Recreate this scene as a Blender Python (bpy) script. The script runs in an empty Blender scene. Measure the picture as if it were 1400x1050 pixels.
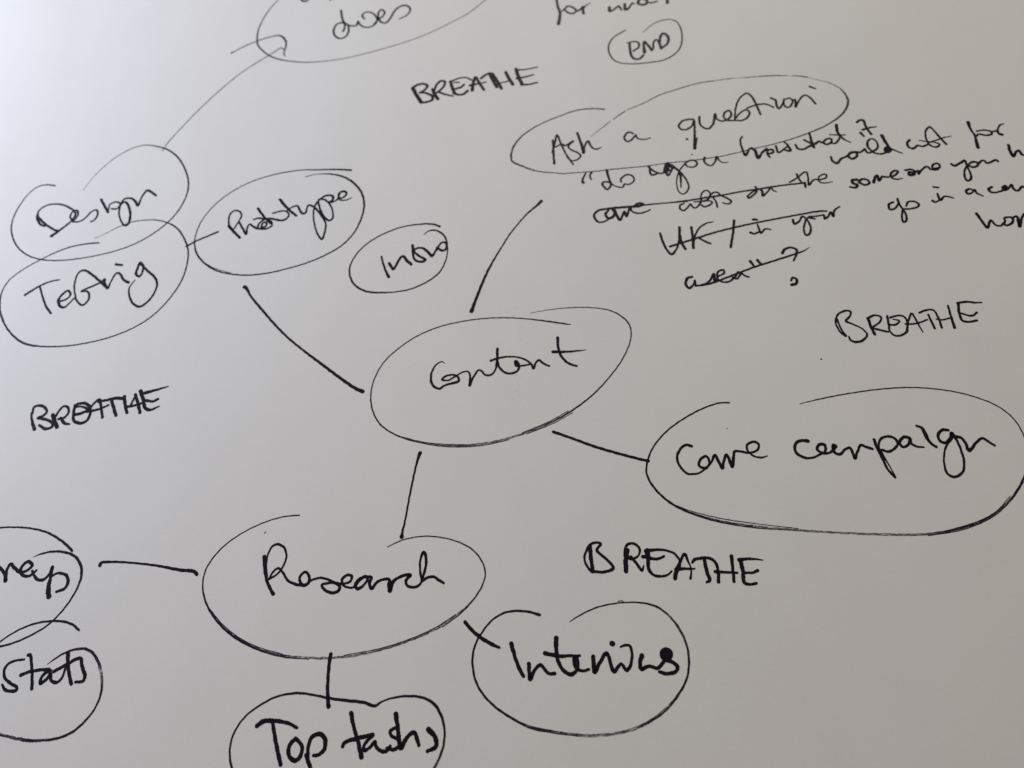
import bpy, math, random
from mathutils import Matrix, Vector

# ------------------------------------------------------------------ camera
sc = bpy.context.scene
LENS = 27.0
TILT, ROLL = 27.0, -11.0                       # degrees off straight down, turn about the view axis
CAM_H = 0.185
cam_d = bpy.data.cameras.new('camera')
cam = bpy.data.objects.new('camera', cam_d)
sc.collection.objects.link(cam)
cam_d.sensor_width = 36.0
cam_d.lens = LENS
cam_d.clip_start = 0.005
cam_d.clip_end = 50
cam_d.dof.use_dof = True
cam_d.dof.focus_distance = 0.190
cam_d.dof.aperture_fstop = 15
CM = Matrix.Translation((0, 0, CAM_H)) @ Matrix.Rotation(math.radians(TILT), 4, 'X') @ Matrix.Rotation(math.radians(ROLL), 4, 'Z')
cam.matrix_world = CM
sc.camera = cam

# ------------------------------------------------------------------ light: a cool window at the upper left, a dim warm room
w = bpy.data.worlds.new('World'); sc.world = w; w.use_nodes = True
bg = w.node_tree.nodes['Background']
bg.inputs[0].default_value = (1.0, 0.66, 0.28, 1); bg.inputs[1].default_value = 0.11

def area(name, loc, target, sx, sy, power, col):
    l = bpy.data.lights.new(name, 'AREA'); l.shape = 'RECTANGLE'; l.size = sx; l.size_y = sy
    l.energy = power; l.color = col
    o = bpy.data.objects.new(name, l); sc.collection.objects.link(o)
    o.location = loc
    o.rotation_euler = (Vector(target) - Vector(loc)).to_track_quat('-Z', 'Y').to_euler()
    return o
area('window_light', (-0.347, 0.283, 0.163), (0.0, 0.08, 0.0), 0.273, 0.273, 1.24, (0.692, 0.779, 1.0))
area('room_light', (0.36, 1.60, 0.80), (0.0, 0.08, 0.0), 0.30, 0.30, 20.2, (1.0, 0.985, 0.92))

sc.view_settings.view_transform = 'Standard'
sc.view_settings.look = 'None'
sc.view_settings.exposure = 0.0
sc.view_settings.gamma = 1.0

# ------------------------------------------------------------------ sheet of paper
def relief(x, y):                                # a sheet never lies quite flat
    return 0.00008 * (math.sin(31*x + 9*y + .6) + .7*math.sin(-14*x + 37*y + 1.9)) + 0.00003*math.sin(71*x - 40*y)

ORI = CM.to_translation(); R3 = CM.to_3x3()
def ray(px, py):
    d = R3 @ Vector(((px - 700) / 1400 * 36.0 / LENS, (525 - py) / 1400 * 36.0 / LENS, -1.0))
    return d
def paper_at(px, py):
    """Where on the sheet the mark seen at photo pixel (px, py) lies; second value is metres per pixel there."""
    d = ray(px, py); h = 0.0
    for _ in range(4):
        t = (h - ORI.z) / d.z
        p = ORI + d * t
        h = relief(p.x, p.y)
    return p.x, p.y, t * 36.0 / LENS / 1400

def nodes(name):
    m = bpy.data.materials.new(name); m.use_nodes = True
    nt = m.node_tree
    return m, nt, nt.nodes['Principled BSDF']

def math_node(nt, op, a, b=None, clamp=False):
    n = nt.nodes.new('ShaderNodeMath'); n.operation = op; n.use_clamp = clamp
    for i, v in enumerate((a, b)):
        if v is None: continue
        if hasattr(v, 'links'): nt.links.new(v, n.inputs[i])
        else: n.inputs[i].default_value = v
    return n.outputs[0]

def paper_material():
    m, nt, p = nodes('paper_white')
    L = nt.links.new
    tc = nt.nodes.new('ShaderNodeTexCoord')
    def noise(scale, detail=3, rough=.6, stretch=None):
        n = nt.nodes.new('ShaderNodeTexNoise'); n.inputs['Scale'].default_value = scale
        n.inputs['Detail'].default_value = detail; n.inputs['Roughness'].default_value = rough
        if stretch:
            mp = nt.nodes.new('ShaderNodeMapping'); mp.inputs['Scale'].default_value = stretch
            mp.inputs['Rotation'].default_value = (0, 0, .05)
            L(tc.outputs['Object'], mp.inputs[0]); L(mp.outputs[0], n.inputs['Vector'])
        else: L(tc.outputs['Object'], n.inputs['Vector'])
        return n.outputs['Fac']
    grain = noise(1500, 3, .7)
    cloud = noise(45, 4, .55)
    fibre = noise(260, 4, .6, (1.0, 3.0, 1.0))
    felt = noise(7, 2, .5, (9.0, 1.0, 1.0))       # faint streaks of the paper machine
    s = math_node(nt, 'MULTIPLY', math_node(nt, 'SUBTRACT', grain, .5), .09)
    s = math_node(nt, 'ADD', s, math_node(nt, 'MULTIPLY', math_node(nt, 'SUBTRACT', cloud, .5), .045))
    s = math_node(nt, 'ADD', s, math_node(nt, 'MULTIPLY', math_node(nt, 'SUBTRACT', fibre, .5), .035))
    s = math_node(nt, 'ADD', s, math_node(nt, 'MULTIPLY', math_node(nt, 'SUBTRACT', felt, .5), .05))
    s = math_node(nt, 'ADD', s, 1.0)
    mx = nt.nodes.new('ShaderNodeVectorMath'); mx.operation = 'SCALE'
    mx.inputs[0].default_value = (.765, .765, .762)
    L(s, mx.inputs['Scale']); L(mx.outputs[0], p.inputs['Base Color'])
    p.inputs['Roughness'].default_value = .75
    p.inputs['Specular IOR Level'].default_value = .12
    b = nt.nodes.new('ShaderNodeBump'); b.inputs['Strength'].default_value = .25; b.inputs['Distance'].default_value = .00003
    L(math_node(nt, 'ADD', grain, fibre), b.inputs['Height']); L(b.outputs[0], p.inputs['Normal'])
    return m

def ink_material(name, col, rough=.55):
    """Felt tip ink; the dryness of each stroke leaves flecks of paper bare, lengthways along the stroke."""
    m, nt, p = nodes(name)
    L = nt.links.new
    uv = nt.nodes.new('ShaderNodeUVMap'); uv.uv_map = 'stroke'
    sep = nt.nodes.new('ShaderNodeSeparateXYZ'); L(uv.outputs[0], sep.inputs[0])
    at = nt.nodes.new('ShaderNodeAttribute'); at.attribute_name = 'dry'
    mp = nt.nodes.new('ShaderNodeMapping'); mp.inputs['Scale'].default_value = (.42, 2.6, 1)
    L(uv.outputs[0], mp.inputs[0])
    n = nt.nodes.new('ShaderNodeTexNoise'); n.inputs['Scale'].default_value = 1.0; n.inputs['Detail'].default_value = 4
    n.inputs['Roughness'].default_value = .65
    L(mp.outputs[0], n.inputs['Vector'])
    tc = nt.nodes.new('ShaderNodeTexCoord')
    g = nt.nodes.new('ShaderNodeTexNoise'); g.inputs['Scale'].default_value = 2600; g.inputs['Detail'].default_value = 2
    L(tc.outputs['Object'], g.inputs['Vector'])
    mix = math_node(nt, 'ADD', math_node(nt, 'MULTIPLY', n.outputs['Fac'], .75), math_node(nt, 'MULTIPLY', g.outputs['Fac'], .25))
    av = math_node(nt, 'ABSOLUTE', sep.outputs['Y'])
    edge = math_node(nt, 'MULTIPLY', math_node(nt, 'POWER', av, 6.0), .12)
    # cover = clamp((mix - edge - dry*k + c) * gain)
    t = math_node(nt, 'SUBTRACT', mix, edge)
    t = math_node(nt, 'SUBTRACT', t, math_node(nt, 'MULTIPLY', at.outputs['Fac'], .43))
    t = math_node(nt, 'SUBTRACT', t, .17)
    t = math_node(nt, 'MULTIPLY', t, 5.0, True)
    t = math_node(nt, 'MULTIPLY', t, .96)
    L(t, p.inputs['Alpha'])
    hue = nt.nodes.new('ShaderNodeMix'); hue.data_type = 'RGBA'
    hue.inputs['A'].default_value = (*col, 1); hue.inputs['B'].default_value = (col[0]*2.6, col[1]*2.2, col[2]*3.4, 1)
    L(at.outputs['Fac'], hue.inputs['Factor']); L(hue.outputs['Result'], p.inputs['Base Color'])
    p.inputs['Roughness'].default_value = rough
    p.inputs['Specular IOR Level'].default_value = .06
    return m

PAPER = paper_material()
INK = ink_material('marker_ink_black', (.0105, .0090, .0160))

def show_through_material():
    m, nt, p = nodes('ink_showing_through')
    p.inputs['Base Color'].default_value = (.42, .43, .42, 1); p.inputs['Roughness'].default_value = .7
    uv = nt.nodes.new('ShaderNodeTexCoord')
    n = nt.nodes.new('ShaderNodeTexNoise'); n.inputs['Scale'].default_value = 900
    nt.links.new(uv.outputs['Object'], n.inputs['Vector'])
    nt.links.new(math_node(nt, 'MULTIPLY', n.outputs['Fac'], .05), p.inputs['Alpha'])
    return m
GHOST = show_through_material()

sheet = bpy.data.objects.new('paper_sheet', None)
sc.collection.objects.link(sheet)
sheet['label'] = 'white sheet of paper covered in a hand-drawn black marker mind map'
sheet['category'] = 'paper'

def link(name, mesh, parent, label=None):
    o = bpy.data.objects.new(name, mesh); sc.collection.objects.link(o); o.parent = parent
    if label: o['label'] = label
    return o

def build_paper():
    W, H, NX, NY = .594, .420, 198, 140
    cx, cy, a = 0.0, .105, math.radians(-9)
    ca, sa = math.cos(a), math.sin(a)
    vs, fs = [], []
    for top in (1, 0):
        for j in range(NY + 1):
            for i in range(NX + 1):
                u, v = (i / NX - .5) * W, (j / NY - .5) * H
                x, y = cx + u*ca - v*sa, cy + u*sa + v*ca
                vs.append((x, y, relief(x, y) - (0 if top else .00022)))
    N = (NX + 1) * (NY + 1)
    for j in range(NY):
        for i in range(NX):
            q = j*(NX+1) + i
            fs.append((q, q+1, q+NX+2, q+NX+1))
            fs.append((N+q, N+q+NX+1, N+q+NX+2, N+q+1))
    rim = [i for i in range(NX+1)] + [j*(NX+1)+NX for j in range(1, NY+1)] + [NY*(NX+1)+i for i in range(NX-1, -1, -1)] + [j*(NX+1) for j in range(NY-1, 0, -1)]
    for k in range(len(rim)):
        p, q = rim[k], rim[(k+1) % len(rim)]
        fs.append((q, p, N+p, N+q))
    me = bpy.data.meshes.new('paper'); me.from_pydata(vs, [], fs); me.materials.append(PAPER)
    me.polygons.foreach_set('use_smooth', [True]*len(me.polygons))
    link('paper', me, sheet)
build_paper()

def build_table():
    m, nt, p = nodes('table_laminate')
    n = nt.nodes.new('ShaderNodeTexNoise'); n.inputs['Scale'].default_value = 60; n.inputs['Detail'].default_value = 5
    tc = nt.nodes.new('ShaderNodeTexCoord'); nt.links.new(tc.outputs['Object'], n.inputs['Vector'])
    r = nt.nodes.new('ShaderNodeValToRGB'); r.color_ramp.elements[0].color = (.50, .49, .47, 1); r.color_ramp.elements[1].color = (.60, .59, .57, 1)
    nt.links.new(n.outputs['Fac'], r.inputs[0]); nt.links.new(r.outputs[0], p.inputs['Base Color'])
    p.inputs['Roughness'].default_value = .5
    x0, x1, y0, y1, z0, z1 = -.8, .8, -.4, .6, -.026, -.0006
    vs = [(x, y, z) for z in (z0, z1) for x, y in ((x0, y0), (x1, y0), (x1, y1), (x0, y1))]
    me = bpy.data.meshes.new('table_top')
    me.from_pydata(vs, [], [(3, 2, 1, 0), (4, 5, 6, 7), (0, 1, 5, 4), (1, 2, 6, 5), (2, 3, 7, 6), (3, 0, 4, 7)])
    me.materials.append(m)
    o = bpy.data.objects.new('table_top', me); sc.collection.objects.link(o); o['kind'] = 'structure'
build_table()

# ------------------------------------------------------------------ pen strokes
# Each tracing frame is a window (left, top, right) of the photograph enlarged to 1400 wide.
FR = dict(
    px=(0, 0, 1400), A=(300, 0, 700), D=(340, 0, 620), E=(180, 20, 460), F=(0, 150, 300), G=(0, 280, 300), H=(230, 200, 530),
    I=(300, 230, 500), J=(460, 280, 660), K=(550, 70, 750), L=(740, 0, 940), M=(600, 250, 800), N=(680, 0, 980), P=(690, 90, 1170),
    Q=(900, 60, 1200), R=(760, 150, 960), S=(780, 200, 940), T=(900, 200, 1060), U=(980, 200, 1140), V=(900, 150, 1100),
    W=(1050, 140, 1250), X=(1200, 140, 1400), Y=(740, 240, 940), Z=(880, 270, 1160), AA=(1120, 250, 1400), AB=(1120, 390, 1400),
    AC=(480, 390, 900), AD=(560, 430, 840), AE=(300, 370, 580), AF=(260, 600, 680), AG=(860, 500, 1400), AH=(900, 550, 1180),
    AI=(1120, 540, 1400), AJ=(780, 700, 1060), AK=(340, 720, 620), AL=(0, 700, 300), AM=(0, 840, 280), AN=(620, 795, 960),
    AO=(680, 840, 960), AP=(300, 840, 660), AQ=(30, 510, 230))

def parse(text, frame):
    """'x,y[,width[,dryness]]' tokens; '@N' changes the frame. Missing widths are interpolated."""
    pts = []
    for tok in text.split():
        if tok[0] == '@': frame = tok[1:]; continue
        v = [float(c) for c in tok.split(',')]
        x0, y0, x1 = FR[frame]; s = (x1 - x0) / 1400
        pts.append([x0 + v[0]*s, y0 + v[1]*s, v[2]*s if len(v) > 2 else None, v[3] if len(v) > 3 else None])
    for c, dflt in ((2, 2.6), (3, 0.0)):
        known = [i for i, p in enumerate(pts) if p[c] is not None]
        if not known:
            for p in pts: p[c] = dflt
            continue
        for i, p in enumerate(pts):
            if p[c] is None:
                a = max([k for k in known if k < i], default=None); b = min([k for k in known if k > i], default=None)
                if a is None: p[c] = (pts[b][c], 'x')[0]
                elif b is None: p[c] = pts[a][c]
        for a, b in zip(known, known[1:]):
            for i in range(a+1, b):
                t = (i - a) / (b - a); pts[i][c] = pts[a][c]*(1-t) + pts[b][c]*t
    return pts

def spline(pts, step=1.3):
    """Centripetal Catmull-Rom through the points."""
    if len(pts) == 1:
        q = list(pts[0]); q[0] += .4; pts = [pts[0], q]
    P = [[2*a - b for a, b in zip(pts[0], pts[1])]] + pts + [[2*a - b for a, b in zip(pts[-1], pts[-2])]]
    P[0][2:] = pts[0][2:]; P[-1][2:] = pts[-1][2:]
    out = []
    for i in range(1, len(P) - 2):
        p0, p1, p2, p3 = P[i-1:i+3]
        d = lambda a, b: max(math.hypot(a[0]-b[0], a[1]-b[1]), 1e-4) ** .5
        t0 = 0; t1 = t0 + d(p0, p1); t2 = t1 + d(p1, p2); t3 = t2 + d(p2, p3)
        n = max(2, int(math.hypot(p2[0]-p1[0], p2[1]-p1[1]) / step))
        for k in range(n):
            f = k / n; t = t1 + (t2 - t1)*f; q = []
            for c in (0, 1):
                A1 = (t1-t)/(t1-t0)*p0[c] + (t-t0)/(t1-t0)*p1[c]; A2 = (t2-t)/(t2-t1)*p1[c] + (t-t1)/(t2-t1)*p2[c]
                A3 = (t3-t)/(t3-t2)*p2[c] + (t-t2)/(t3-t2)*p3[c]
                B1 = (t2-t)/(t2-t0)*A1 + (t-t0)/(t2-t0)*A2; B2 = (t3-t)/(t3-t1)*A2 + (t-t1)/(t3-t1)*A3
                q.append((t2-t)/(t2-t1)*B1 + (t-t1)/(t2-t1)*B2)
            q.append(p1[2]*(1-f) + p2[2]*f); q.append(p1[3]*(1-f) + p2[3]*f)
            out.append(q)
    out.append(list(pts[-1]))
    return out

LAYER = [0]
rnd = random.Random(7)
WK = 1.10                                             # overall stroke weight
def ink(name, frame, strokes, parent, label=None, mat=None, k=1.0, dry=0.0):
    vs, fs, uvs, dr = [], [], [], []
    def add(x, y, z, u, v, d):
        vs.append((x, y, relief(x, y) + z)); uvs.append((u, v)); dr.append(d); return len(vs) - 1
    for text in strokes:
        LAYER[0] += 1
        z0 = .000016 + (LAYER[0] % 60) * 4e-7
        pts = spline(parse(text, frame))
        c = []
        for q in pts:
            x, y, mpp = paper_at(q[0], q[1])
            c.append([x, y, q[2] * mpp * 1.04 * k * WK * (1 + .45*q[3]), min(1, q[3] + dry)])
        n = len(c); u0 = rnd.uniform(0, 900)
        ph = [rnd.uniform(0, 6.28) for _ in range(6)]
        L, R, acc = [], [], 0
        for i in range(n):
            a, b = c[max(i-1, 0)], c[min(i+1, n-1)]
            tx, ty = b[0]-a[0], b[1]-a[1]; l = math.hypot(tx, ty) or 1e-9
            nx, ny = -ty/l, tx/l
            if i: acc += math.hypot(c[i][0]-c[i-1][0], c[i][1]-c[i-1][1]) * 1000
            s = acc
            jit = lambda o: 1 + .07*math.sin(3.1*s + ph[o]) + .05*math.sin(7.9*s + ph[o+1]) + .05*math.sin(17*s + ph[o+2])
            wander = .02e-3 * math.sin(2.2*s + ph[1])
            w = c[i][2] / 2
            x, y = c[i][0] + nx*wander, c[i][1] + ny*wander
            z = z0 + i*2e-9
            L.append(add(x + nx*w*jit(0), y + ny*w*jit(0), z, u0 + s, 1, c[i][3]))
            R.append(add(x - nx*w*jit(3), y - ny*w*jit(3), z, u0 + s, -1, c[i][3]))
        for i in range(n-1):
            fs.append((R[i], R[i+1], L[i+1], L[i]))
        def disc(i, zz):
            x, y, w, d = c[i]; w = w/2*1.0
            ce = add(x, y, z0 + zz, u0 + i, 0, d)
            rim = [add(x + w*math.cos(t*math.pi/7), y + w*math.sin(t*math.pi/7), z0 + zz, u0 + i + .1*t, .9, d) for t in range(14)]
            for t in range(14): fs.append((ce, rim[t], rim[(t+1) % 14]))
        disc(0, -1e-7); disc(n-1, 2.5e-7)
        last = 0
        for i in range(2, n-2):
            ax, ay = c[i][0]-c[i-2][0], c[i][1]-c[i-2][1]; bx, by = c[i+2][0]-c[i][0], c[i+2][1]-c[i][1]
            la, lb = math.hypot(ax, ay), math.hypot(bx, by)
            if la > 0 and lb > 0 and (ax*bx + ay*by)/(la*lb) < .86 and c[i][3] < .3:
                disc(i, -1.5e-7)
    me = bpy.data.meshes.new(name); me.from_pydata(vs, [], fs)
    uvl = me.uv_layers.new(name='stroke')
    idx = [0]*len(me.loops); me.loops.foreach_get('vertex_index', idx)
    flat = []
    for i in idx: flat += uvs[i]
    uvl.data.foreach_set('uv', flat)
    at = me.attributes.new('dry', 'FLOAT', 'POINT'); at.data.foreach_set('value', dr)
    me.materials.append(mat or INK)
    return link(name, me, parent, label)

O, WD, CL = 'drawn_oval', 'handwritten_word', 'connecting_line'

# --- top left: cropped oval with "does"
ov = ink(O, 'D', ["215,-15,6,.35 150,55 100,130 68,200,8 58,260,10,.1 65,310 100,350 150,385 220,408,9,.2 300,420,8 400,426 500,420 600,408,6,.4 720,385 850,352 1000,310 1150,260 1280,205 1400,145,6,.4 @px 642,17 656,6 668,-4"], sheet,
         'faint oval cut off by the top edge round the word does')
ink(WD, 'D', ["632,72,13 638,118 650,150 680,170 712,178 738,172 748,145,11 760,168 800,187 850,176 878,140 862,102 822,82 788,90 776,108 792,130",
              "655,160,12 628,155 597,172 580,215 595,250 630,263 668,245 684,205 680,172", "658,168,12 656,190 645,215",
              "850,176,11 880,140 915,112 930,85 908,65 890,82 886,120 905,150 938,156 970,122 1000,72 1040,42 1085,40,13 1105,65 1085,100 1030,130,8"], ov, 'word does', k=1.08)
ink(WD, 'D', ["358,-14,14 368,6 392,8 410,-8", "552,-8,10 562,2"], ov, 'lowest strokes of a word cut off by the top edge')
ink('arrow', 'E', ["683,262,13 700,254,8 760,222 860,180 950,152,8 1010,143,12 1040,160,13 1056,192 1050,235,9 1040,262,8 1048,282,7",
                   "210,930,6,.3 240,885 330,785,6,.3 450,660 600,520 740,405,6,.3 860,325 950,272 1025,228,7,.1 1042,240"], sheet,
    'thin arrow from the Design oval up to the top oval', dry=.04)

# --- Design
ov = ink(O, 'F', ["350,485,10 310,479 250,488 190,530,7 120,620 82,700 72,760 85,825,9 120,885 180,930 260,955 370,962,8,.2 500,950 640,925,7,.2 800,880 920,825 1020,760 1100,690 1160,610 1195,530,9,.1 1202,460 1185,390 1140,310 1080,260,10 1020,238,9 940,226,6,.2 860,240 760,290,5,.35 680,350 600,425 530,515,3,.45"], sheet, 'thin oval round the word Design')
ink(WD, 'F', ["240,690,16 245,650,11 300,610 370,602 430,618 482,660 462,702,13 400,755,15 330,805,22", "236,680,16 290,730,14 350,768 372,772", "236,696,14 258,732 286,742",
              "455,700,11 448,680 465,650 492,642,12 498,668 478,700 462,712 500,715,11 540,695 585,650 618,640 624,664 606,700 580,715,12",
              "645,572,15 665,610 690,655", "690,645,10 702,605 745,588 768,602 745,632,12 712,632",
              "768,602,13 803,590,14 828,640 830,690 815,732,16 795,738 775,715,10 760,665 768,612 795,570,13 835,565 862,582,15 880,612,15 902,562,11 940,515,16 965,525 995,548,14"], ov, 'word Design')
# --- Testing
ov = ink(O, 'G', ["630,243,10 560,248 440,272 330,315,8 260,350 160,405,7 60,480 15,550,8 0,620 5,700,10 40,780 90,840 150,880 230,900,10 320,905,9,.15 430,900 560,880,8 700,845 850,785,8,.2 970,710 1080,600 1160,480 1195,370 1200,290,9 1175,215 1130,150,10 1070,115 1000,98,7 940,97,6 850,108,6,.2 760,140 680,180 605,215,3,.4"], sheet, 'oval round the word Testing, overlapping the Design oval',)
for one in ("10,700,5,.2 46,792 96,852 156,890 228,906,4,.4",):
    ink('pen_streak', 'G', [one], ov)
ink(WD, 'G', ["160,575,16 250,520,13 320,490 380,478,9", "255,525,11 270,580 295,650 325,692,14",
              "378,618,13 430,598 450,570 436,548,14 402,568 372,612,17 385,648,17 408,655 445,625,11 480,590",
              "482,590,10 474,530 484,470 505,430,12 540,418,15 580,440 640,490,15 685,532,17",
              "480,592,11 500,625 524,640,13 555,620 570,580 556,552 520,552 600,515,13 650,490 668,474 668,500 688,532,15 705,495,10 745,435,13 765,440 790,480,15 820,495,18",
              "740,380,17 778,385,15", "915,390,14 895,368,15 880,400 868,440,16 888,458 908,430,13 915,390", "893,372,14 940,420 985,460,15 1003,500 990,550,12 950,610 890,650,16 850,630 825,580,12 825,530 862,480,7"], ov, 'word Testing')
ink(CL, 'G', ["1190,265,14 1250,232,11 1330,198 1390,173,13"], sheet, 'short stroke joining the Testing and Prototype ovals')
# --- Prototype
ov = ink(O, 'H', ["1165,152,13 1080,148 950,150,9 850,152,7 700,175,7,.1 560,215,6,.3 440,270 330,345 250,425,6,.3 200,500 172,580,7,.1 170,640 185,690,11 230,745 300,790,9 380,812 500,822,9,.1 640,808 760,780 880,745,8,.15 1000,695,9 1110,630 1190,545,9 1235,450,10 1250,370 1235,300,12 1190,240,13 1130,200 1060,180,10 980,176,6 920,183 875,195,4,.3"], sheet, 'oval round the word Prototype')
for one in ("176,668,4 200,712 262,762,5,.2 330,790 400,808,4,.4",):
    ink('pen_streak', 'H', [one], ov)
ink(WD, 'I', ["90,550,26 130,600 195,665,24", "92,548,18 90,480,16 110,430 150,405,18 195,415 212,450 190,500 152,560 140,580,14", "188,515,18 225,580 255,630,22 268,565,16 292,535 325,560,20 362,578",
              "330,490,18 375,478 430,490 405,505 378,535,18 365,570,20 405,582 462,575 502,548,18 495,512 462,488", "370,385,24 400,430,22 450,490 490,530,18", "400,560,18 420,520 450,520 440,560 400,565",
              "430,485,18 480,480 535,490 592,500,22 645,480 665,445,16 640,412 580,412 510,432,16",
              "580,300,26 620,350 680,410 735,455,22", "640,410,14 695,372,16 750,362 768,400,20 800,435,22 825,425 838,380,16 855,352 895,365,20 930,395 980,460,18 1017,530,16 1008,610 980,680,20 945,640,16 915,560 900,470,14 905,390 932,330,18 970,290",
              "948,300,16 952,350 980,430 1020,485,20 1055,500 1082,480,18 1085,420,14 1060,350 1010,302,18 975,295 1000,270 1050,258,20 1088,272 1080,308,22 1050,325",
              "1050,330,18 1100,318,14 1135,290,20 1148,240 1190,220,22 1216,238 1204,265,18 1170,285 1140,288 1160,305,16 1210,305 1265,282,9"], ov, 'word Prototype')
# --- Intro
ov = ink(O, 'J', ["988,208,20 950,192 880,182,16 800,186 700,198,13 600,220,12 480,265 380,315 290,375 210,450 155,530,12 127,600,14 125,660 148,730,17 190,780 260,820,18 340,838 440,840,16 520,838,12,.1 600,828 690,812 800,770 910,710,14 990,640 1035,560,12 1060,470,10 1060,390 1045,320,15 1010,275,18 960,248 910,243,14 870,258,10 838,285,7,.2"], sheet, 'small oval round the word Intro')
ink(WD, 'J', ["430,495,16 450,570 475,640,20 500,690,28", "505,560,26 530,600 545,618,22 575,570 618,500,22 640,492 670,530,26 715,570,26",
              "728,388,26 732,440,24 738,500,20 755,530 795,545 835,540 850,525,26 800,495,22 740,440,20 765,418 800,410,20 840,422 880,455,26 912,490,28 940,455,18 965,415,22",
              "978,395,18 1005,362 1040,360,20 1056,390 1045,425,20 1010,438,24 985,425 965,408"], ov, 'word Intro')
# --- BREATHE, top
ink(WD, 'K', ["102,355,32 130,410,30 182,490,32", "95,352,22 140,325 200,312 240,330,22 225,360 168,400,18", "168,395,20 230,402 290,435,24 285,465 240,485 190,490,20",
              "290,365,28 315,420 340,458,28", "302,385,18 330,320 370,285,22 408,292 400,330 360,375 325,398,18", "340,388,20 400,410 485,430,16",
              "462,290,26 478,350 500,400,26", "460,295,20 500,275,16 560,255 620,255,14 660,275,16", "500,300,14,.2 542,298,14,.3", "505,362,22 560,345 590,320,20", "492,400,26 540,418,20 590,408 625,380,24",
              "670,375,28 678,310 700,250,24 740,310,22 782,370,22", "650,328,24 720,312,16 802,295,12,.3",
              "755,260,24 800,225,20 842,212,24 872,228", "838,218,30 868,280,28 905,345,26", "862,215,24 905,280,26 950,358,26", "900,315,16 960,300,14 1020,285,14", "990,200,26 1020,260,28 1058,320,26",
              "1088,170,28 1110,240,30 1148,320,28", "1088,178,20 1150,178,16 1230,165 1295,152,12", "1095,260,22 1160,250,18 1255,225,16", "1140,320,24 1210,318,18 1290,300,18"], sheet, 'word BREATHE near the top, between the top oval and END', k=1.08)
# --- cropped note and END
ink(WD, 'L', ["146,-6,20 158,60 178,120,22 176,170,26 165,230,28", "178,122,12 205,100 230,80,18 250,60 300,70,20 335,105 300,130,18 255,120 225,95", "335,105,22 375,92 400,62,20 400,100,22 405,130,24", "400,92,14 430,50 470,30,9"], sheet, 'word for under the top edge', k=1.08)
ink(WD, 'L', ["652,68,24 655,105,28 690,95,18 740,58 752,72,20 768,95,18", "798,38,24 808,92,28 840,75,18 872,28 890,40,14", "935,0,26 925,30 960,45,24 1002,38 1012,0,22 970,-8", "1012,18,16 1050,28 1105,12,18", "1207,-6,24 1205,28,26"], sheet, 'word cut off by the top edge above END', k=1.08)
ov = ink(O, 'L', ["805,290,12 740,325 685,365,13 650,420 643,470 655,520,14 690,570 750,600 830,610,12,.1 940,608,13 1050,596 1170,575,12 1260,530 1320,470 1345,400 1345,320,13 1325,250 1290,205 1240,188,10 1180,190 1110,210,10,.2 1040,250 975,310,6,.3"], sheet, 'small oval round the word END')
ink(WD, 'L', ["825,412,14 880,398,16 932,410,18 932,450 882,488,18", "845,415,20 850,480 866,540,22 900,566 945,560 980,525,18", "988,500,30 982,450,22 985,398,20 1020,432 1058,480,24", "1058,480,20 1072,455 1072,412,16 1092,382,18 1115,385 1132,420 1148,465,22",
              "1135,400,18 1142,345,22 1165,320 1205,340,24 1218,380 1200,425,20 1152,458"], ov, 'word END', k=1.08)
# --- Content to Ask connector
ink(CL, 'M', ["980,175,30 940,215,22 850,290,15 760,390,13 680,490,14 610,600,14 530,730,17 470,840,22 420,950,24 380,1050,25 345,1140,26 312,1230,36"], sheet, 'curved line from the Content oval up to the Ask a question oval')
# --- Ask a question
ov = ink(O, 'N', ["680,697,10 600,693 500,705 400,740,7 300,780 200,835,8 135,890 97,950,11 88,990 @K 1050,1050,15 @P 70,400,7 130,420,5 @R 0,605,10 70,612 150,605,9 250,598 400,588 500,575,10 700,555 860,540 1000,520,9 @V 100,508,9 300,490 450,468 600,445 770,408 @Q 600,670,6 700,648 840,610,7 980,560,8 1080,515,9 1160,460 1200,410,12 1210,360,12 1185,310,10 1160,284,7,.35",
                 "@Q 1150,278,7,.5 1120,262,6,.5 1080,245,6,.5 1020,230,6,.6 960,215,5,.6", "@Q 950,212,8,.2 900,205,7,.3 850,203,4,.4 828,202,2,.5 810,202,5,.3 720,203,7,.2 640,208,6,.3 630,209,3,.4 620,210,6,.3 560,214,5,.4 510,217,2,.5 460,221,6,.35 400,229,5,.4 355,235,3,.4",
                 "@Q 355,235,6,.3 250,252,6,.3 150,280 0,330,6,.3 @N 940,655 830,700,5,.4", "815,710,7,.3 780,732 740,762,5,.4", "720,775,4,.5 700,790,5,.4 655,825,4,.4 600,870,3,.5"], sheet, 'long broken oval round the words Ask a question')
ov['label'] = 'long broken oval round the words Ask a question'
ink(WD, 'R', ["@N 354,895,12 358,960 360,1010,12 @P 198,390,9", "@N 350,975,9 365,920 380,862,12 @R 15,245,16 50,330 100,430,15 135,480 165,525,14", "@N 358,942,9 420,920 @R 80,345,14 165,300,18",
              "165,300,18 118,355,15 150,385 215,415,15 237,440 210,475 150,488,14 105,455,10", "205,222,20 225,280 250,350 265,412,24 272,360,16 288,320 310,300,18 328,335 350,365 390,377,16 435,362,9"], ov, 'word Ask', k=1.08)
ink(WD, 'R', ["740,228,16 700,215 668,235,18 655,275 680,303 722,290 752,255,16 765,240 772,265 800,280,14 860,283 905,268,9"], ov, 'word a', k=1.08)
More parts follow.
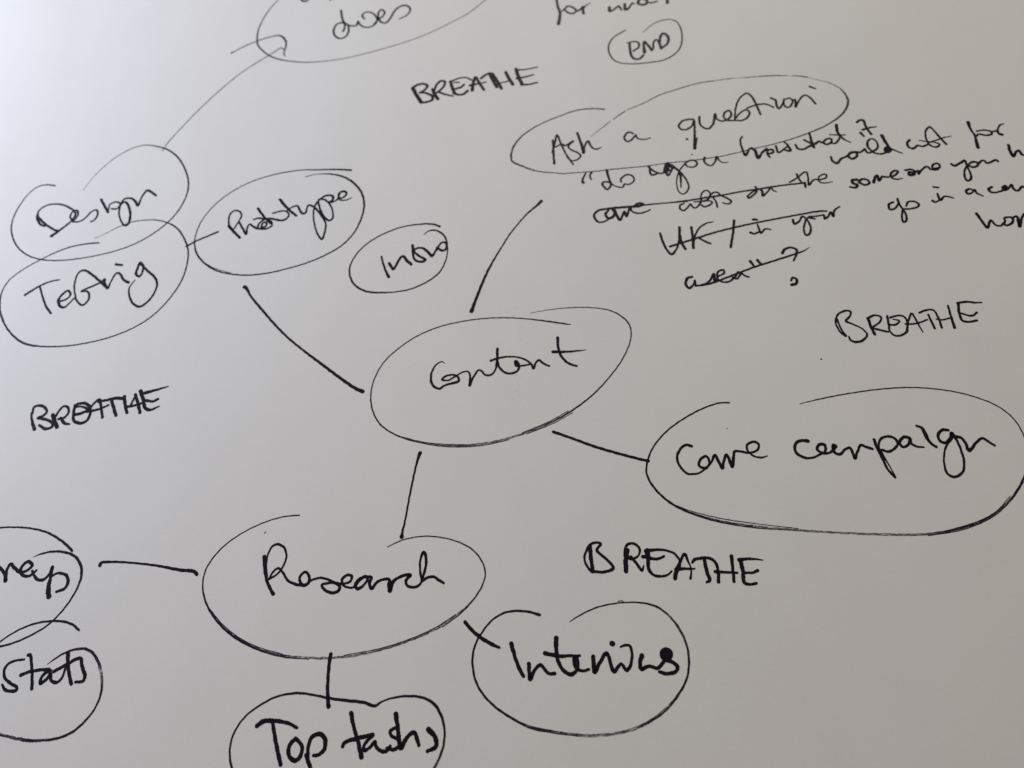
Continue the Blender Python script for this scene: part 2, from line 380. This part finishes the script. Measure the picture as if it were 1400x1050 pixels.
ink(WD, 'Q', ["225,482,11 190,482 150,495,12 130,525 148,546 182,545 215,522,11 228,490 232,560,12 232,668,16 246,600,8", "262,465,13 265,510,11 290,535 322,540,12 350,510 362,448,13 374,480,11 410,492 450,477 466,445,12 450,425 425,437,12 417,465 436,486 490,488,10 535,488 570,468,12 582,438 565,420,11 525,438,10 490,480",
              "488,478,10 492,420 508,365 538,328,10 570,316,12 600,342 630,400 652,450,12", "565,410,10 630,388 690,385,11 735,405,10", "718,345,12 748,360 755,395,13 770,412 792,385 803,352,10 800,385 820,405,11 845,395 856,362 838,346,10 816,352", "856,362,10 872,355 876,402,12 895,365,10 930,328 962,338 1003,382,12", "965,272,12 1000,285,11"], ov, 'word question', k=1.08)
ink('ink_dot', 'Q', ["182,608,15", "212,706,8,.1"], sheet)

# --- struck out note
def word(txt, fr, strokes, k=1.0): return ink(WD, fr, strokes, sheet, txt, k=k)
word('opening quotation mark of the note', 'S', ["182,322,18 150,385,22 145,432,30 156,436", "252,310,24 232,350 246,398,18"])
word('word do', 'S', ["435,285,30 445,340,28 468,410,24 482,440 468,495,24 438,515 405,490 378,450 395,430,24 430,425 470,436,20 520,470,16 600,492,18 630,485,20 642,452,18 690,457 738,435,18 762,400 740,355,20 690,338 640,355 600,395 606,425,22"])
word('blotted word crossed out before you', 'S', ["932,240,30 960,272,24 1010,305 1060,322,22 1100,322 1130,295,18 1135,225 1160,200,30", "955,262,24 948,310 975,342,26 1022,333 1045,315,18", "1140,240,24 1138,300 1165,350,24 1192,318 1212,262,20 1160,205,26 1235,260,30", "1160,230,28 1178,290,26 1215,280,20", "1128,250,24 1120,310,22 1150,318,26 1158,262,24 1180,245,26"])
word('word you, its long tail looping down', 'T', ["110,205,28 140,215,24 190,250,28 252,300,26 310,365,20 350,430 364,490,20 340,545 290,572,16 245,540 220,460,14 222,390 245,305,16 290,240 325,200,18", "255,315,30 268,380,26 270,490,14",
     "325,200,16 370,172,20 430,170 466,205,22 440,240 385,250,18 340,235 325,205", "555,135,28 548,180,22 590,222 642,228,18 680,180,20 700,128,32 722,160,18 770,195 835,190,11"])
word('word know, joined to the word what', 'V', ["802,258,16 785,290 798,360,18 835,435,26 870,378,18 895,365,20", "895,370,24 925,390,26 955,462,28 990,415,20 1035,372,22", "1040,378,22 1048,430 1068,455,18", "1050,425,22 1102,405 1090,380,20 1050,388",
     "@W 75,415,18 98,478,22 155,445,18 190,408,18 150,378,14", "@W 165,385,16 200,425,20 215,460,26 185,462,22 150,452,16"])
word('word what', 'W', ["262,405,20 285,440,22 330,450 400,418,22 440,400,20", "395,290,20 410,350,22 438,428,28", "345,358,20 390,382 440,400,24 490,372,22 520,385 560,350,20 602,348 608,378,20 560,402,22 528,385", "600,392,16 650,388,20 682,345,18 690,322",
     "655,215,28 662,275 690,322,24 740,360,16 790,383,11", "590,308,14 660,312 740,310,13"])
word('word it at the end of the first line', 'W', ["850,190,22 880,170,24 912,172 925,205,22 950,255 990,305,22", "905,262,24 960,245,20 1035,232,12", "885,290,24 915,322,22"])
word('word would', 'W', ["600,520,20 618,560 660,582,26 700,540,22 760,512 790,485,22 840,480,20 852,510 810,540,24 772,520 775,490,20 830,472 880,478,22 925,445,20", "925,445,18 950,480,20 1005,468,22 1050,430,18 1042,385 1000,348,16 962,362,20 950,408,22 985,460,18 1040,490 1100,490,20 1150,470,18",
     "1088,315,30 1130,390,28 1170,440,22 1230,465,16 1285,487,11", "1165,438,24 1130,432,24 1118,462,24 1150,478,24 1175,455", "1140,450,26 1160,462"])
word('word cost', 'X', ["305,360,22 280,392,22 300,430 345,440,24 380,412,20 430,422 485,402,20 520,420,18 572,425,20 592,402,18 540,382,14 450,372,12 400,362,12", "485,400,16 458,330 462,265,18 495,235,20 530,262,18 590,330 655,400,22", "480,388,14 560,362,16 620,340,14 705,322,8"])
word('word for at the right edge', 'X', ["865,190,32 885,250,22 930,320,20 945,380,28 960,432,32", "940,328,18 962,305,20 1040,315 1092,302,20 1085,282 1030,265,18 945,275,16", "1085,282,20 1140,275,20 1158,298,24 1190,308,28", "1152,290,18 1150,250 1172,215,16 1205,205,12"])
word('word someone', 'W', ["852,740,28 805,745,26 812,772 855,790,26 840,815,24 785,808,20", "870,765,24 895,735 950,742,22 972,770 930,790,22 880,772", "1012,765,28 1028,708,22 1045,700 1062,748,26 1095,708,20 1115,712",
     "1115,715,20 1165,712,18 1222,692,20 1242,662 1210,653,22 1172,690,20 1190,725 1230,735,18 1285,728,11", "@X 262,648,22 320,642,20 355,660,22 345,690,28 300,692,26 300,668,24 335,672", "@X 355,665,22 395,655,20 390,685,22 418,650,18 450,620,22 482,618 505,640,20 545,632,22 592,622 585,590,20 550,585 520,610,20 535,645 582,642,14"])
word('word you at the right edge', 'X', ["705,590,24 732,606,24 790,580 830,555,22 850,600,18 890,690,20 890,735,22 860,750 835,720,20 832,650,18 862,600 905,570,22 955,578 958,602,22 910,620 870,605", "960,590,22 1000,555,20 1022,560 1042,580,22 1090,568 1130,550,24 1152,565,20"])
word('letter h cut off by the right edge', 'X', ["1250,408,26 1265,460 1298,515,28 1325,472,22 1350,460,24 1378,498 1412,505,22"])
# second line
word('word care, crossed out', 'Y', ["600,322,20 550,333,22 508,372 515,415,22 550,445 600,442,16 650,412,18 690,385", "640,335,22 615,368,24 635,405 680,402,22 702,360 685,328", "700,330,24 722,380 752,425,26 778,380,20 795,345,22 815,390,24 832,350,20 845,312,20",
     "858,310,18 862,335,18 895,356 950,360,18 1000,347,16 1045,325,11", "880,298,18 915,272,20 945,264,24 980,276,18 930,292,30 885,300,24"])
word('word costs, crossed out', 'T', ["305,685,20 262,705,22 258,745 300,768,22 350,735,20 385,690,20 405,720 440,738,20 490,700,22 512,650,22 510,590,18 540,540,20 590,530 622,570,18 608,620,20 560,650,22 430,665,16", "500,690,18 545,722,22 610,705 645,670,20 600,650,18 540,660,16",
     "595,640,18 615,590,22 660,555 705,550,20 735,585,22 690,600,20 655,610,18 690,660,20 706,728,22", "735,585,22 820,620,24 872,660,24 840,690 770,675,16"])
word('word on, crossed out', 'U', ["460,485,24 480,528,24 430,590,22 378,618,26 368,600,22 430,545,20 505,512,24 540,535,26 550,592,28 600,550,20 650,502,20 680,530 715,545,14"])
word('word the, half crossed out', 'U', ["870,432,18 955,382,20 1050,308,20 1075,312,22 1092,380,20 1102,462,26 1160,400,20 1240,398,20 1305,375,20 1312,342 1270,335,20 1222,368 1215,408,16 1262,438,18 1385,425,10", "955,332,24 978,380,24 1015,435,20", "1050,435,30 1060,488,26"])
ink('strike_through_line', 'Y', ["560,328,20 700,310,24 850,298,24 1000,280,16 1200,262,14 1400,245,16 @T 200,668,18 400,642,22 600,610,24 800,578,20 1000,540 1200,512,22 @U 620,492,24 800,465,20 1050,438,22"], sheet, 'long line striking out care costs on the')
# third line
word('letters UK, crossed out', 'Z', ["112,245,15 130,300 160,360,15 192,388,17 225,350,12 242,290,13 245,205,19", "245,205,17 248,270 265,320 285,352,18", "325,202,16 335,270 340,345,18", "475,165,7 420,180,11 375,215 348,270,13 342,310", "375,275,13 410,295 455,315,15"])
word('slash after UK', 'Z', ["618,157,17 612,230,15 595,340,16"])
word('word in, crossed out', 'Z', ["748,150,17 775,152,15", "730,240,18 755,248,14 790,235,11", "778,185,11 790,220,14 800,242,15 832,215,12 868,218,10"])
word('word your, crossed out', 'Z', ["1020,152,16 1030,180,16 1060,165,13 1085,130,14 1110,145,12 1142,205,13 1132,250,15 1108,256 1095,220,12 1104,168 1120,140,13 1170,146,12", "1130,132,13 1200,125,11 1232,120 1236,145,15 1260,130 1280,100,14 1296,128,16 1304,88,13 1340,62,10"])
ink('strike_through_line', 'Z', ["180,335,15 330,288,14 500,235,13 700,187,13 900,147,12 1100,110,12 1190,95,14 1250,92,12"], sheet, 'line striking out UK / in your')
# fourth line
word('word area, crossed out', 'Z', ["330,542,17 300,552,18 287,590 312,620,17 345,588,14 350,568,15 358,600,13 400,598,15 450,572,15 480,522,16 486,580,16 505,545,12 550,515,14 545,496,15 512,505,14 502,545,12 530,575,13 582,575 622,545,15 645,508,14", "610,545,16 640,555,14 668,520,14 690,535 720,543,13"])
word('closing quotation mark, crossed out', 'Z', ["728,435,19 755,470,15", "778,428,19 805,460,15"])
word('question mark, crossed out', 'Z', ["948,380,19 968,352,17 1010,342,15 1045,358,17 1044,390,14 1025,432,12", "1008,568,14 1018,548,15 1046,560,17 1040,590,20 1012,597,20"])
ink('strike_through_line', 'Z', ["355,605,14 450,590,15 600,535,14 750,478,14 900,430,14 1060,378,14 1100,362,9 1135,340,4"], sheet, 'line striking out area')
# right-hand remainder
word('word go', 'AA', ["505,130,14 475,150,16 482,180 512,178,15 540,145,13 535,108,14 550,150,14 575,185 597,230,14 592,262,16 575,268 566,235,13 575,182,14 620,178,13 670,165,14 683,148 650,128,14 608,130,13 595,158,13"])
word('word in', 'AA', ["780,28,14 815,32,13", "775,122,18 792,132,14 820,120,11", "808,75,14 828,118,17 858,92,13 915,103,12"])
word('word a at the right edge', 'X', ["905,835,18 875,828,22 845,850,24 862,875,22 905,862,18 928,835,20 945,865,20 1005,895,16"])
word('word care cut off by the right edge', 'X', ["1092,810,24 1060,830,26 1090,860,22 1140,860,18 1195,842,20 1235,812,22 1222,800,26 1195,815,24 1215,840,24 1250,825,18 1280,788,22 1302,830,24 1340,845,20 1385,805,24 1420,825,20"])
word('word home cut off by the right edge', 'AA', ["1075,210,20 1110,258,17 1150,305,19 1172,255,14 1205,288,15 1242,292,14 1270,262,14 1265,242,14 1318,238,16 1322,268 1290,290,16 1255,280", "1318,240,13 1350,228,15 1362,262,20 1370,298,20 1385,240,15 1402,212 1425,228,14"])
# --- BREATHE, right
word('word BREATHE at the right, above Care campaign', 'AB', ["180,345,20 150,325,13 120,280,12 112,240 130,198,13 175,175,15 214,180 210,210,13 183,243,17 240,270,12 300,302,11 327,338,13 300,375,16 250,388,18 215,375,15 203,350,10", "122,232,13 145,290,12 178,342,14",
     "335,230,19 352,280,18 380,335,19", "330,225,17 380,205,14 422,218 415,250,13 365,290,14 400,302,16 470,318,14", "465,210,14 475,270,15 485,318,12 515,342,14 550,345,15 590,325,15 602,295,15 598,240,12 575,212,14 530,208,13 485,222,15", "478,270,15 525,268,14 548,245,13 505,232,9",
     "600,318,15 608,250,12 632,193,13 668,250,12 708,320,8,.15", "590,265,13 660,262,13 740,235,11", "685,188,15 730,170,14 780,170 802,195,12", "745,200,13 768,250,15 790,295,15", "795,185,13 820,235,14 838,290,15", "802,232,11 850,235,11 900,222,12", "880,140,14 900,210,14 925,290,19",
     "950,122,18 955,180,16 978,240,17 1020,250,15 1078,240,15", "945,122,16 1000,113,16 1060,118,14 1110,118,10", "965,190,13 1030,208,15 1058,203 1078,185,13"])
ink('ink_dot', 'AB', ["12,505,10"], sheet)

# --- Content
ov = ink(O, 'AC', ["1000,179,4 970,175,7 900,165,7 800,153,5 700,148,5 600,152,5,.15 500,166 400,190,5 300,232,5 220,285,5,.1 150,350,5 105,430,5 90,500 98,570,6 130,630 190,675,6,.2 270,705,7,.3 360,722,8,.45 480,731,9,.45 600,722,9,.5 700,702,9,.5 800,670,9,.5 900,630,8,.4 1000,575,7,.2 1100,500,6 1180,415,5 1240,330 1275,240,5 1268,180,6 1230,140,6 1180,115,5,.2 1100,102,4,.2 1000,102,4 900,112 815,127,2,.2"], sheet, 'large oval round the word Content at the centre of the map')
for one in ("230,690,3,.2 330,715 420,724 520,726,3,.3", "260,706,3,.1 380,730 480,737,4,.3 600,730,3,.2 720,704,3", "780,672,3,.2 900,622 990,572,3", "800,678,3 920,630,3,.3 1010,580",):
    ink('pen_streak', 'AC', [one], ov)
ink(WD, 'AD', ["240,333,4 220,322,8 180,345,11 150,400,14 148,460,17 170,495,17 205,506,17 245,482,14 300,468,19 335,455,17 330,425,15 290,412,14 240,425,15 222,445,15 260,450,12 310,425,12 360,395,11 400,390,11 414,425,14 410,485,18 435,430,14 472,380,13 492,385 512,410,13 545,416,15 580,390,12 597,320,16 600,235,19",
               "596,300,17 612,358,16 652,396,16 702,402,16 742,378,15 748,345,16 725,320,22 728,348,18 770,350,13 830,338,13", "555,315,17 620,295,15 700,288,12 770,300,13 828,335,14 846,368,17 862,330,14 885,312,16 915,335,16 955,352,14",
               "1012,158,20 1015,220,18 1040,290,17 1090,335,17 1142,352,15", "980,255,22 1060,255,17 1150,248,12 1208,241,3"], ov, 'word Content', k=.95)
ink(CL, 'AE', ["172,112,26 188,125,20 205,160,14 230,195,14 310,290,15 380,370 470,460,14 580,550,14 700,640,18 820,730,19 930,805,21 978,826,27"], sheet, 'line from the Prototype oval down to the Content oval')
ink(CL, 'AC', ["922,668,13 1000,695,11 1110,735,12 1230,770,12 1345,799,12 1352,800,17"], sheet, 'line from the Content oval to the Care campaign oval')
ink(CL, 'AF', ["1048,64,16 1040,85,12 1030,120,9 1000,260,8 980,370,8 966,430,10 964,446,18"], sheet, 'line from the Content oval down to the Research oval')

# --- Care campaign
ov = ink(O, 'AG', ["355,131,5 320,132 260,152,5 190,190 130,235,5 85,290,5 65,340,6 62,380,6 80,420,7 120,465,7 180,505,7,.1 260,535,7,.25 360,558,7,.4 480,573,7,.5 600,583,7,.5 750,592,6,.5 900,598,7,.5 1050,597,7,.45 1150,582,7,.3 1250,550,7,.3 1320,505,7,.4 1370,450,6,.3 1402,390,6,.2 1414,340,4 1408,280 1395,238,4 1360,185,4 1300,140 1200,103,4 1100,84 1000,77,4 900,82 780,98,4 680,117,4 605,135,2,.2"], sheet, 'wide oval round the words Care campaign, touching the right edge')
for one in ("150,488,2.5 220,515,2.5,.1 330,542,3,.2 470,562,2.5,.3 600,577,2.5,.3", "140,486,3 200,516 300,550,3 460,576,3,.1 560,581,2,.3", "1060,602,2.5,.2 1180,582,2.5 1290,535 1360,470,2.5 1398,412", "1100,592,2.5,.2 1240,550,2.5 1300,518 1350,462,2",):
    ink('pen_streak', 'AG', [one], ov)
ink(WD, 'AH', ["228,300,18 190,291,18 150,320,16 128,380,16 150,440,15 200,487,15 260,488,13 305,468,11 350,412,14 325,368,17 285,395,17 280,435,16 320,450,20 360,412,12 387,362,20 410,400,18 438,450,20 446,410,16 465,358,18 485,392,19 505,440,20 515,370,18 522,335,16 570,338,16 630,345,14 680,322,14 685,285,15 650,270,17 608,290,15 610,330,13 650,365,12 700,378,13 745,366,7"], ov, 'word Care')
ink(WD, 'AH', ["1022,265,24 970,262,20 935,290,18 940,340,18 990,375,19 1050,380,14 1100,358,14 1140,335,15 1136,290,19 1100,290,20 1085,320,17 1125,347,17 1175,343,15 1212,300,22 1195,292,18 1202,340,19 1240,355,18 1280,320,15 1308,310,17 1330,350,18 1345,383,19 @AI 260,390,15 285,343,17 320,355,18 362,368,18",
               "@AI 375,305,19 390,350,17 430,430,17 470,510,15 518,562,17", "@AI 518,552,8 480,485,8 430,400,14 405,345,13 425,297,16 470,283,17 520,300,17 536,335,16 510,370,16 470,387,17 430,375,17", "@AI 615,292,20 575,288,20 550,325,17 570,355,17 608,340,17 622,300,18 628,330,17 660,350,15 715,357,11",
               "@AI 665,210,15 700,225,19 728,275,26 755,322,18 800,355,18", "@AI 880,240,19 838,240,19 812,275,18 830,318,18 870,325,22 905,285,26 905,262,24 940,310,16 970,380,15 990,460,15 978,530,15 920,560,18 875,535,16 853,460,12 858,380,12 880,322,14", "@AI 910,280,20 970,293,18 1000,330,18 1025,380,22 1070,328,16 1115,295,16 1150,315,17 1200,345,14"], ov, 'word campaign')
# --- BREATHE, lower
word('word BREATHE between Care campaign and Interviews', 'AJ', ["150,408,22 118,378,15 95,320,14 110,260,15 140,218,16 175,209,15 206,216 180,262,18 220,300,17 280,358,18 292,383,20 250,406,18 200,410,18 152,405,18", "132,232,26 140,320,24 152,400,22",
     "388,262,30 378,330,30 380,405,28", "368,300,14 374,250,16 392,220,18 430,216,17 472,250,16 462,300,13 415,322,18 385,300,16", "412,305,18 450,350,18 488,398,20 500,365,8", "495,305,24 545,312,20", "525,265,34 530,330,24 535,390,22 560,425,18 610,440,18 662,430,14 692,405,12",
     "515,268,26 580,258,18 650,262,15 710,285,15 745,330,15 748,370,15", "545,318,20 600,320,18 638,302,16", "715,455,24 722,410,28 750,340,18 778,288,18 800,330,13 825,395,10 820,455,16", "790,292,14 802,330,14", "720,392,22 780,388,18 848,388,12",
     "832,345,15 850,325,20 950,316,19 990,345,19 1008,400,19 1012,478,22", "915,325,22 930,400,24 950,468,22 932,480,16", "990,408,22 1060,412,17 1140,415,15", "1100,302,24 1108,380,19 1118,475,20", "1160,328,28 1178,400,24 1188,480,24 1220,495,18 1270,487,18", "1150,326,22 1230,320,17 1315,328,7", "1190,415,17 1240,415,16 1280,400,20"])

# --- Research
ov = ink(O, 'AF', ["497,348,6 430,354,5 340,380,5 250,422,5 170,475 110,535,6 70,600,6 57,670,6 70,740,8 100,800,8 160,870,9,.15 240,925,9,.2 330,965,9,.35 430,988,9,.4 540,998,9,.55 640,998,9,.5 760,985,9,.5 870,960,9,.45 980,925,9,.4 1090,880,10,.5 1200,815,10,.5 1280,745,7,.3 1330,670,6 1345,610,6 1325,550,6 1280,500,6 1200,462,5 1100,444,5 1040,446,5 970,460,5 900,492,4"], sheet, 'large oval round the word Research')
for one in ("90,776,4 150,848,4 230,910 320,952,3,.2 420,980,3,.2", "100,806,3 180,892 290,955,4 420,994,4 540,1004,3,.3", "700,986,3 860,956,3 1000,912 1120,858,3 1210,800,3", "1150,858,3,.2 1240,790 1300,720,3",):
    ink('pen_streak', 'AF', [one], ov)
ink(WD, 'AK', ["107,205,24 110,290,20 125,370,20 150,430,20 168,460,24", "125,345,14 120,260,12 132,190,12 162,135,14 200,120,17 243,145,15 258,200,13 240,262,13 200,320,13 140,358,15",
               "140,355,12 170,305,14 205,285,15 232,312,15 270,370,16 320,393,18 372,400,20 408,385,20 412,335,18 385,310,17 355,335,17 350,375,18 378,403,20 425,370,14 470,352,15 520,354,15 580,380,17 620,405,20 612,440,20 570,452,20 520,432,18 500,400,16 545,385,16 600,385,17 640,392,14 695,372,16 705,338,18 672,332,18 638,362,18 648,400,15 690,418,13 725,408,16 755,368,20 800,340,20 812,362,17 790,395,15 745,425,22 728,400,20 760,355,18 800,342,18",
               "800,342,16 838,348,20 825,390,20 840,422,22 875,382,18 920,360,17 960,362,19 962,400,28 965,438,28 985,380,22 1030,345,18 1080,330,22 1105,332,22 1075,368,18 1082,400,17 1128,415,18 1172,392,16 1195,330,17 1212,260,17 1208,192,19 1195,175,20 1175,220,14 1172,300,14 1185,368,18", "1185,372,17 1230,345,18 1270,345,17 1300,365,18 1332,386,16"], ov, 'word Research')
ink(CL, 'AL', ["638,340,22 645,325,18 720,318,14 850,325,12 1000,342,14 1150,370,19 1240,380,21 1256,398,20"], sheet, 'line from the Research oval to the cropped oval at the left edge')
ink(CL, 'AP', ["592,212,19 584,260,17 578,330,16 575,400,17 580,490,21"], sheet, 'line from the Research oval down to the Top tasks oval')
ink(CL, 'AN', ["65,228,18 100,270,18 160,320,19 220,355,19 258,372,13"], sheet, 'short thick line from the Research oval to the Interviews oval')

# --- cropped oval, lower left
ov = ink(O, 'AL', ["-60,120,8 0,101,10 100,97,10 200,105,11 300,130,12 380,175,14 430,215,15 460,248,15", "212,288,3 260,268,10 340,252,13 420,258,14 480,285,15 515,340,16,.1 520,400,15,.15 500,470,12 450,560,11 380,650,10 300,725,10 200,785,11,.1 100,830,11,.1 0,858,12,.1 -70,866,12"], sheet, 'oval cut off by the left edge above the Stats oval')
ink(WD, 'AL', ["-30,330,16 0,358,20 28,390,18 35,438,24 42,375,18 68,332,18 92,355,20 125,382,20 175,372,16 205,338,20 185,316,20 148,338,18 130,380,20 160,410,19 205,398,16 232,372,14", "205,375,14 235,428,18 275,432,18 312,400,16 335,350,18 322,420,19 308,490,28 312,540,30", "325,412,13 370,390,15 420,402,18 435,440,20 412,488,18 360,508,16"], ov, 'end of a word cut off by the left edge')
# --- Stats
ov = ink(O, 'AM', ["540,108,14 500,72,14 440,50,15 360,45,13 250,60,12 140,100,11 40,158,10 -20,205,10 -90,280,10", "325,340,5 380,300,10 450,260,12 520,238,14 580,235,15 630,260,16 670,320,17,.2 690,390,17,.55 697,470,15,.4 690,540,14,.1 650,640,12 580,730,14 500,800,15,.1 400,845,15,.2 300,860,14,.3 200,862,18,.2 100,845,16,.4 0,820,14,.3 -60,796,12"], sheet, 'oval round the word Stats in the bottom left corner')
ink(WD, 'AM', ["165,308,14 120,313,14 60,335,17 30,380,18 32,430,18 70,470,19 115,498,18 110,518,22 70,525,19 32,512,19 15,480,14", "192,278,20 205,275,20 215,330,19 220,420,19 218,508,22", "142,415,22 200,392,19 270,380,20 335,375,20", "345,385,22 310,400,20 280,440,20 278,470,24 320,440,19 345,405,20 350,450,20 385,466,20 425,430,16 452,350,15",
               "465,268,26 465,340,23 475,420,22 488,475,22", "368,390,22 450,345,20 530,302,22 552,300,20 560,350,22 580,420,24 568,455,20 515,462,16"], ov, 'word Stats')
# --- Interviews
ov = ink(O, 'AN', ["485,188,14 430,172,12 360,165,11 290,175,10 220,215,9 165,280,9 125,350,10 107,430,11 110,490,11 125,560,11 170,640,11 240,710,11,.1 330,770,11,.15 420,815,12,.35 520,838,13,.3 640,858,13,.4 760,867,14,.5 880,860,13,.5 1000,835,13,.5 1100,790,13,.35 1200,715,13,.4 1270,630,11,.3 1315,540,10,.15 1325,440,11,.2 1310,350,10 1270,265,12,.35 1210,190,9 1140,140,10 1060,120,8 960,118,6,.1 880,128,7,.2 800,148,7 720,185,7 655,225,4"], sheet, 'oval round the word Interviews')
for one in ("330,776,5 440,830,4 560,852,4 680,866,4,.3", "1060,806,5,.2 1150,765,5 1230,690,5,.2 1290,600,4,.2", "925,112,4 945,108 962,118,4",):
    ink('pen_streak', 'AN', [one], ov)
ink(WD, 'AO', ["95,200,28 120,290,22 150,370,24 178,422,22", "215,338,26 218,390,22 224,440,28 255,380,20 295,345,22 330,385,20 358,405,20 392,404,22", "402,162,30 402,230,26 412,310,24 450,380,22 500,410,26 540,385,22 552,345,18 545,295,18", "325,265,26 370,275,24 430,285,22 500,282,18 565,282,14", "527,300,26 530,350,24 560,380,20 590,385,17 625,376,18",
               "655,288,26 658,340,26 665,392,28 700,330,22 745,265,24 765,300,22 780,360,22 800,390,24 845,338,18 885,382,22 912,340,20 920,270,17 905,215,17 875,210,16 842,222,12", "783,198,32 788,200,32", "987,282,30 975,330,24 985,372,26 1040,352,20 1090,368,22 1128,335,22 1145,300,22",
               "1153,270,78 1158,270,76", "1130,290,30 1120,280,20", "1150,312,24 1195,325,24 1232,360,24 1218,390,22 1160,405,22 1108,392,20"], ov, 'word Interviews')
# --- Top tasks
ov = ink(O, 'AP', ["85,900,10 70,830,11 58,780,11 55,730,9 62,675,9 88,610,9 140,540,8 220,480,9 310,435,9 420,418,11 500,428,10 600,448,12 700,460,14 770,468,14 825,486,14 870,460,7 940,440,9 1010,434,11 1080,442,11 1140,475,14 1180,540,13,.1 1197,620,10 1190,700,10,.2 1170,760,11,.3 1140,820,12,.4 1100,880,10"], sheet, 'lobed oval round the words Top tasks at the bottom edge')
ink(WD, 'AP', ["200,592,22 235,568,22 320,568,18 370,580,16 412,602,14", "283,575,18 300,680,20 325,798,21", "405,660,20 372,698,20 370,750,20 400,778,22 432,750,20 438,700,18 412,665,18", "462,748,22 478,800,20 492,850,20", "470,760,17 475,690,18 500,645,20 540,638,22 563,670,22 555,720,20 530,745,18 500,750,16"], ov, 'word Top')
ink(WD, 'AP', ["700,525,22 715,600,18 740,690,20 755,758,24", "655,702,18 665,682,18 730,660,20 815,640,20", "814,646,17 786,672,16 767,704 772,724,17 800,706 828,676,15 832,700,16 855,724,18 885,728,18 908,700,15", "945,600,16 908,620,16 915,645,16 948,665,16 962,695,18 925,718,18 890,712,16", "938,530,24 948,600,20 965,708,24 1000,650,19 1035,628,20 1050,660,20 1060,695,18", "1112,612,26 1145,650,22 1152,700,22 1105,728,17"], ov, 'word tasks')
# --- BREATHE, left
word('word BREATHE at the left, below the Testing oval', 'AQ', k=1.2, strokes=["92,380,14,.2 95,450,18 120,538,26", "102,385,16,.2 115,330,18 160,310,20 220,330,20 238,370,18 200,410,20 155,430,22 210,440,22 290,475,22 290,510,20 230,535,24 165,500,18", "295,400,28 310,450,28 335,518,30", "310,440,18 350,370,18 400,318,18 442,330,20 445,380,18 400,430,20 350,440,20", "370,430,22 410,482,24 455,490,14",
     "510,310,26 495,380,22 495,450,22 540,478,26 610,465,22 650,400,22 650,320,22 600,290,24 540,295,22 510,310", "505,330,20 560,320,14,.2 640,345,22", "510,400,26 580,380,24 640,350,24", "640,360,18 690,290,16 740,255,22 758,330,18,.1 770,425,22", "620,370,22 740,345,20 830,305,16",
     "735,275,22 830,255,22 900,240,26 968,245,26", "860,270,24,.1 880,340,24 900,405,24", "980,225,26 988,300,24 1005,380,24", "990,322,24 1060,315,20 1140,290,20", "1085,205,22 1108,280,24 1130,380,24", "1090,215,18 1065,260,16 1040,310,16", "1135,172,30 1160,250,26 1180,335,26 1230,352,22 1312,318,12", "1180,190,28 1290,160,20 1400,128,10", "1190,262,22 1250,272,20 1300,250,22"])

# --- specks and writing showing faintly through the sheet
ink('ink_speck', 'AK', ["108,44,7,.35 118,36,5,.5"], sheet)
ink('ink_speck', 'AH', ["470,178,5,.5"], sheet)
gh = []; ghost_part = None
for base_x, y0, y1, n in ((705, 418, 470, 6), (700, 480, 560, 7)):
    for i in range(n):
        y = y0 + (y1-y0)*i/n; x = base_x + rnd.uniform(-7, 7)
        gh.append(f"{x:.1f},{y:.1f},1.6 {x+rnd.uniform(2,7):.1f},{y-rnd.uniform(-2,4):.1f} {x+rnd.uniform(4,9):.1f},{y+rnd.uniform(1,6):.1f} {x+rnd.uniform(-3,3):.1f},{y+rnd.uniform(4,9):.1f}")
ghost_part = ink('show_through_writing', 'px', gh, sheet, 'very faint writing showing through from the other side', mat=GHOST)
ghost_part['kind'] = 'stuff'
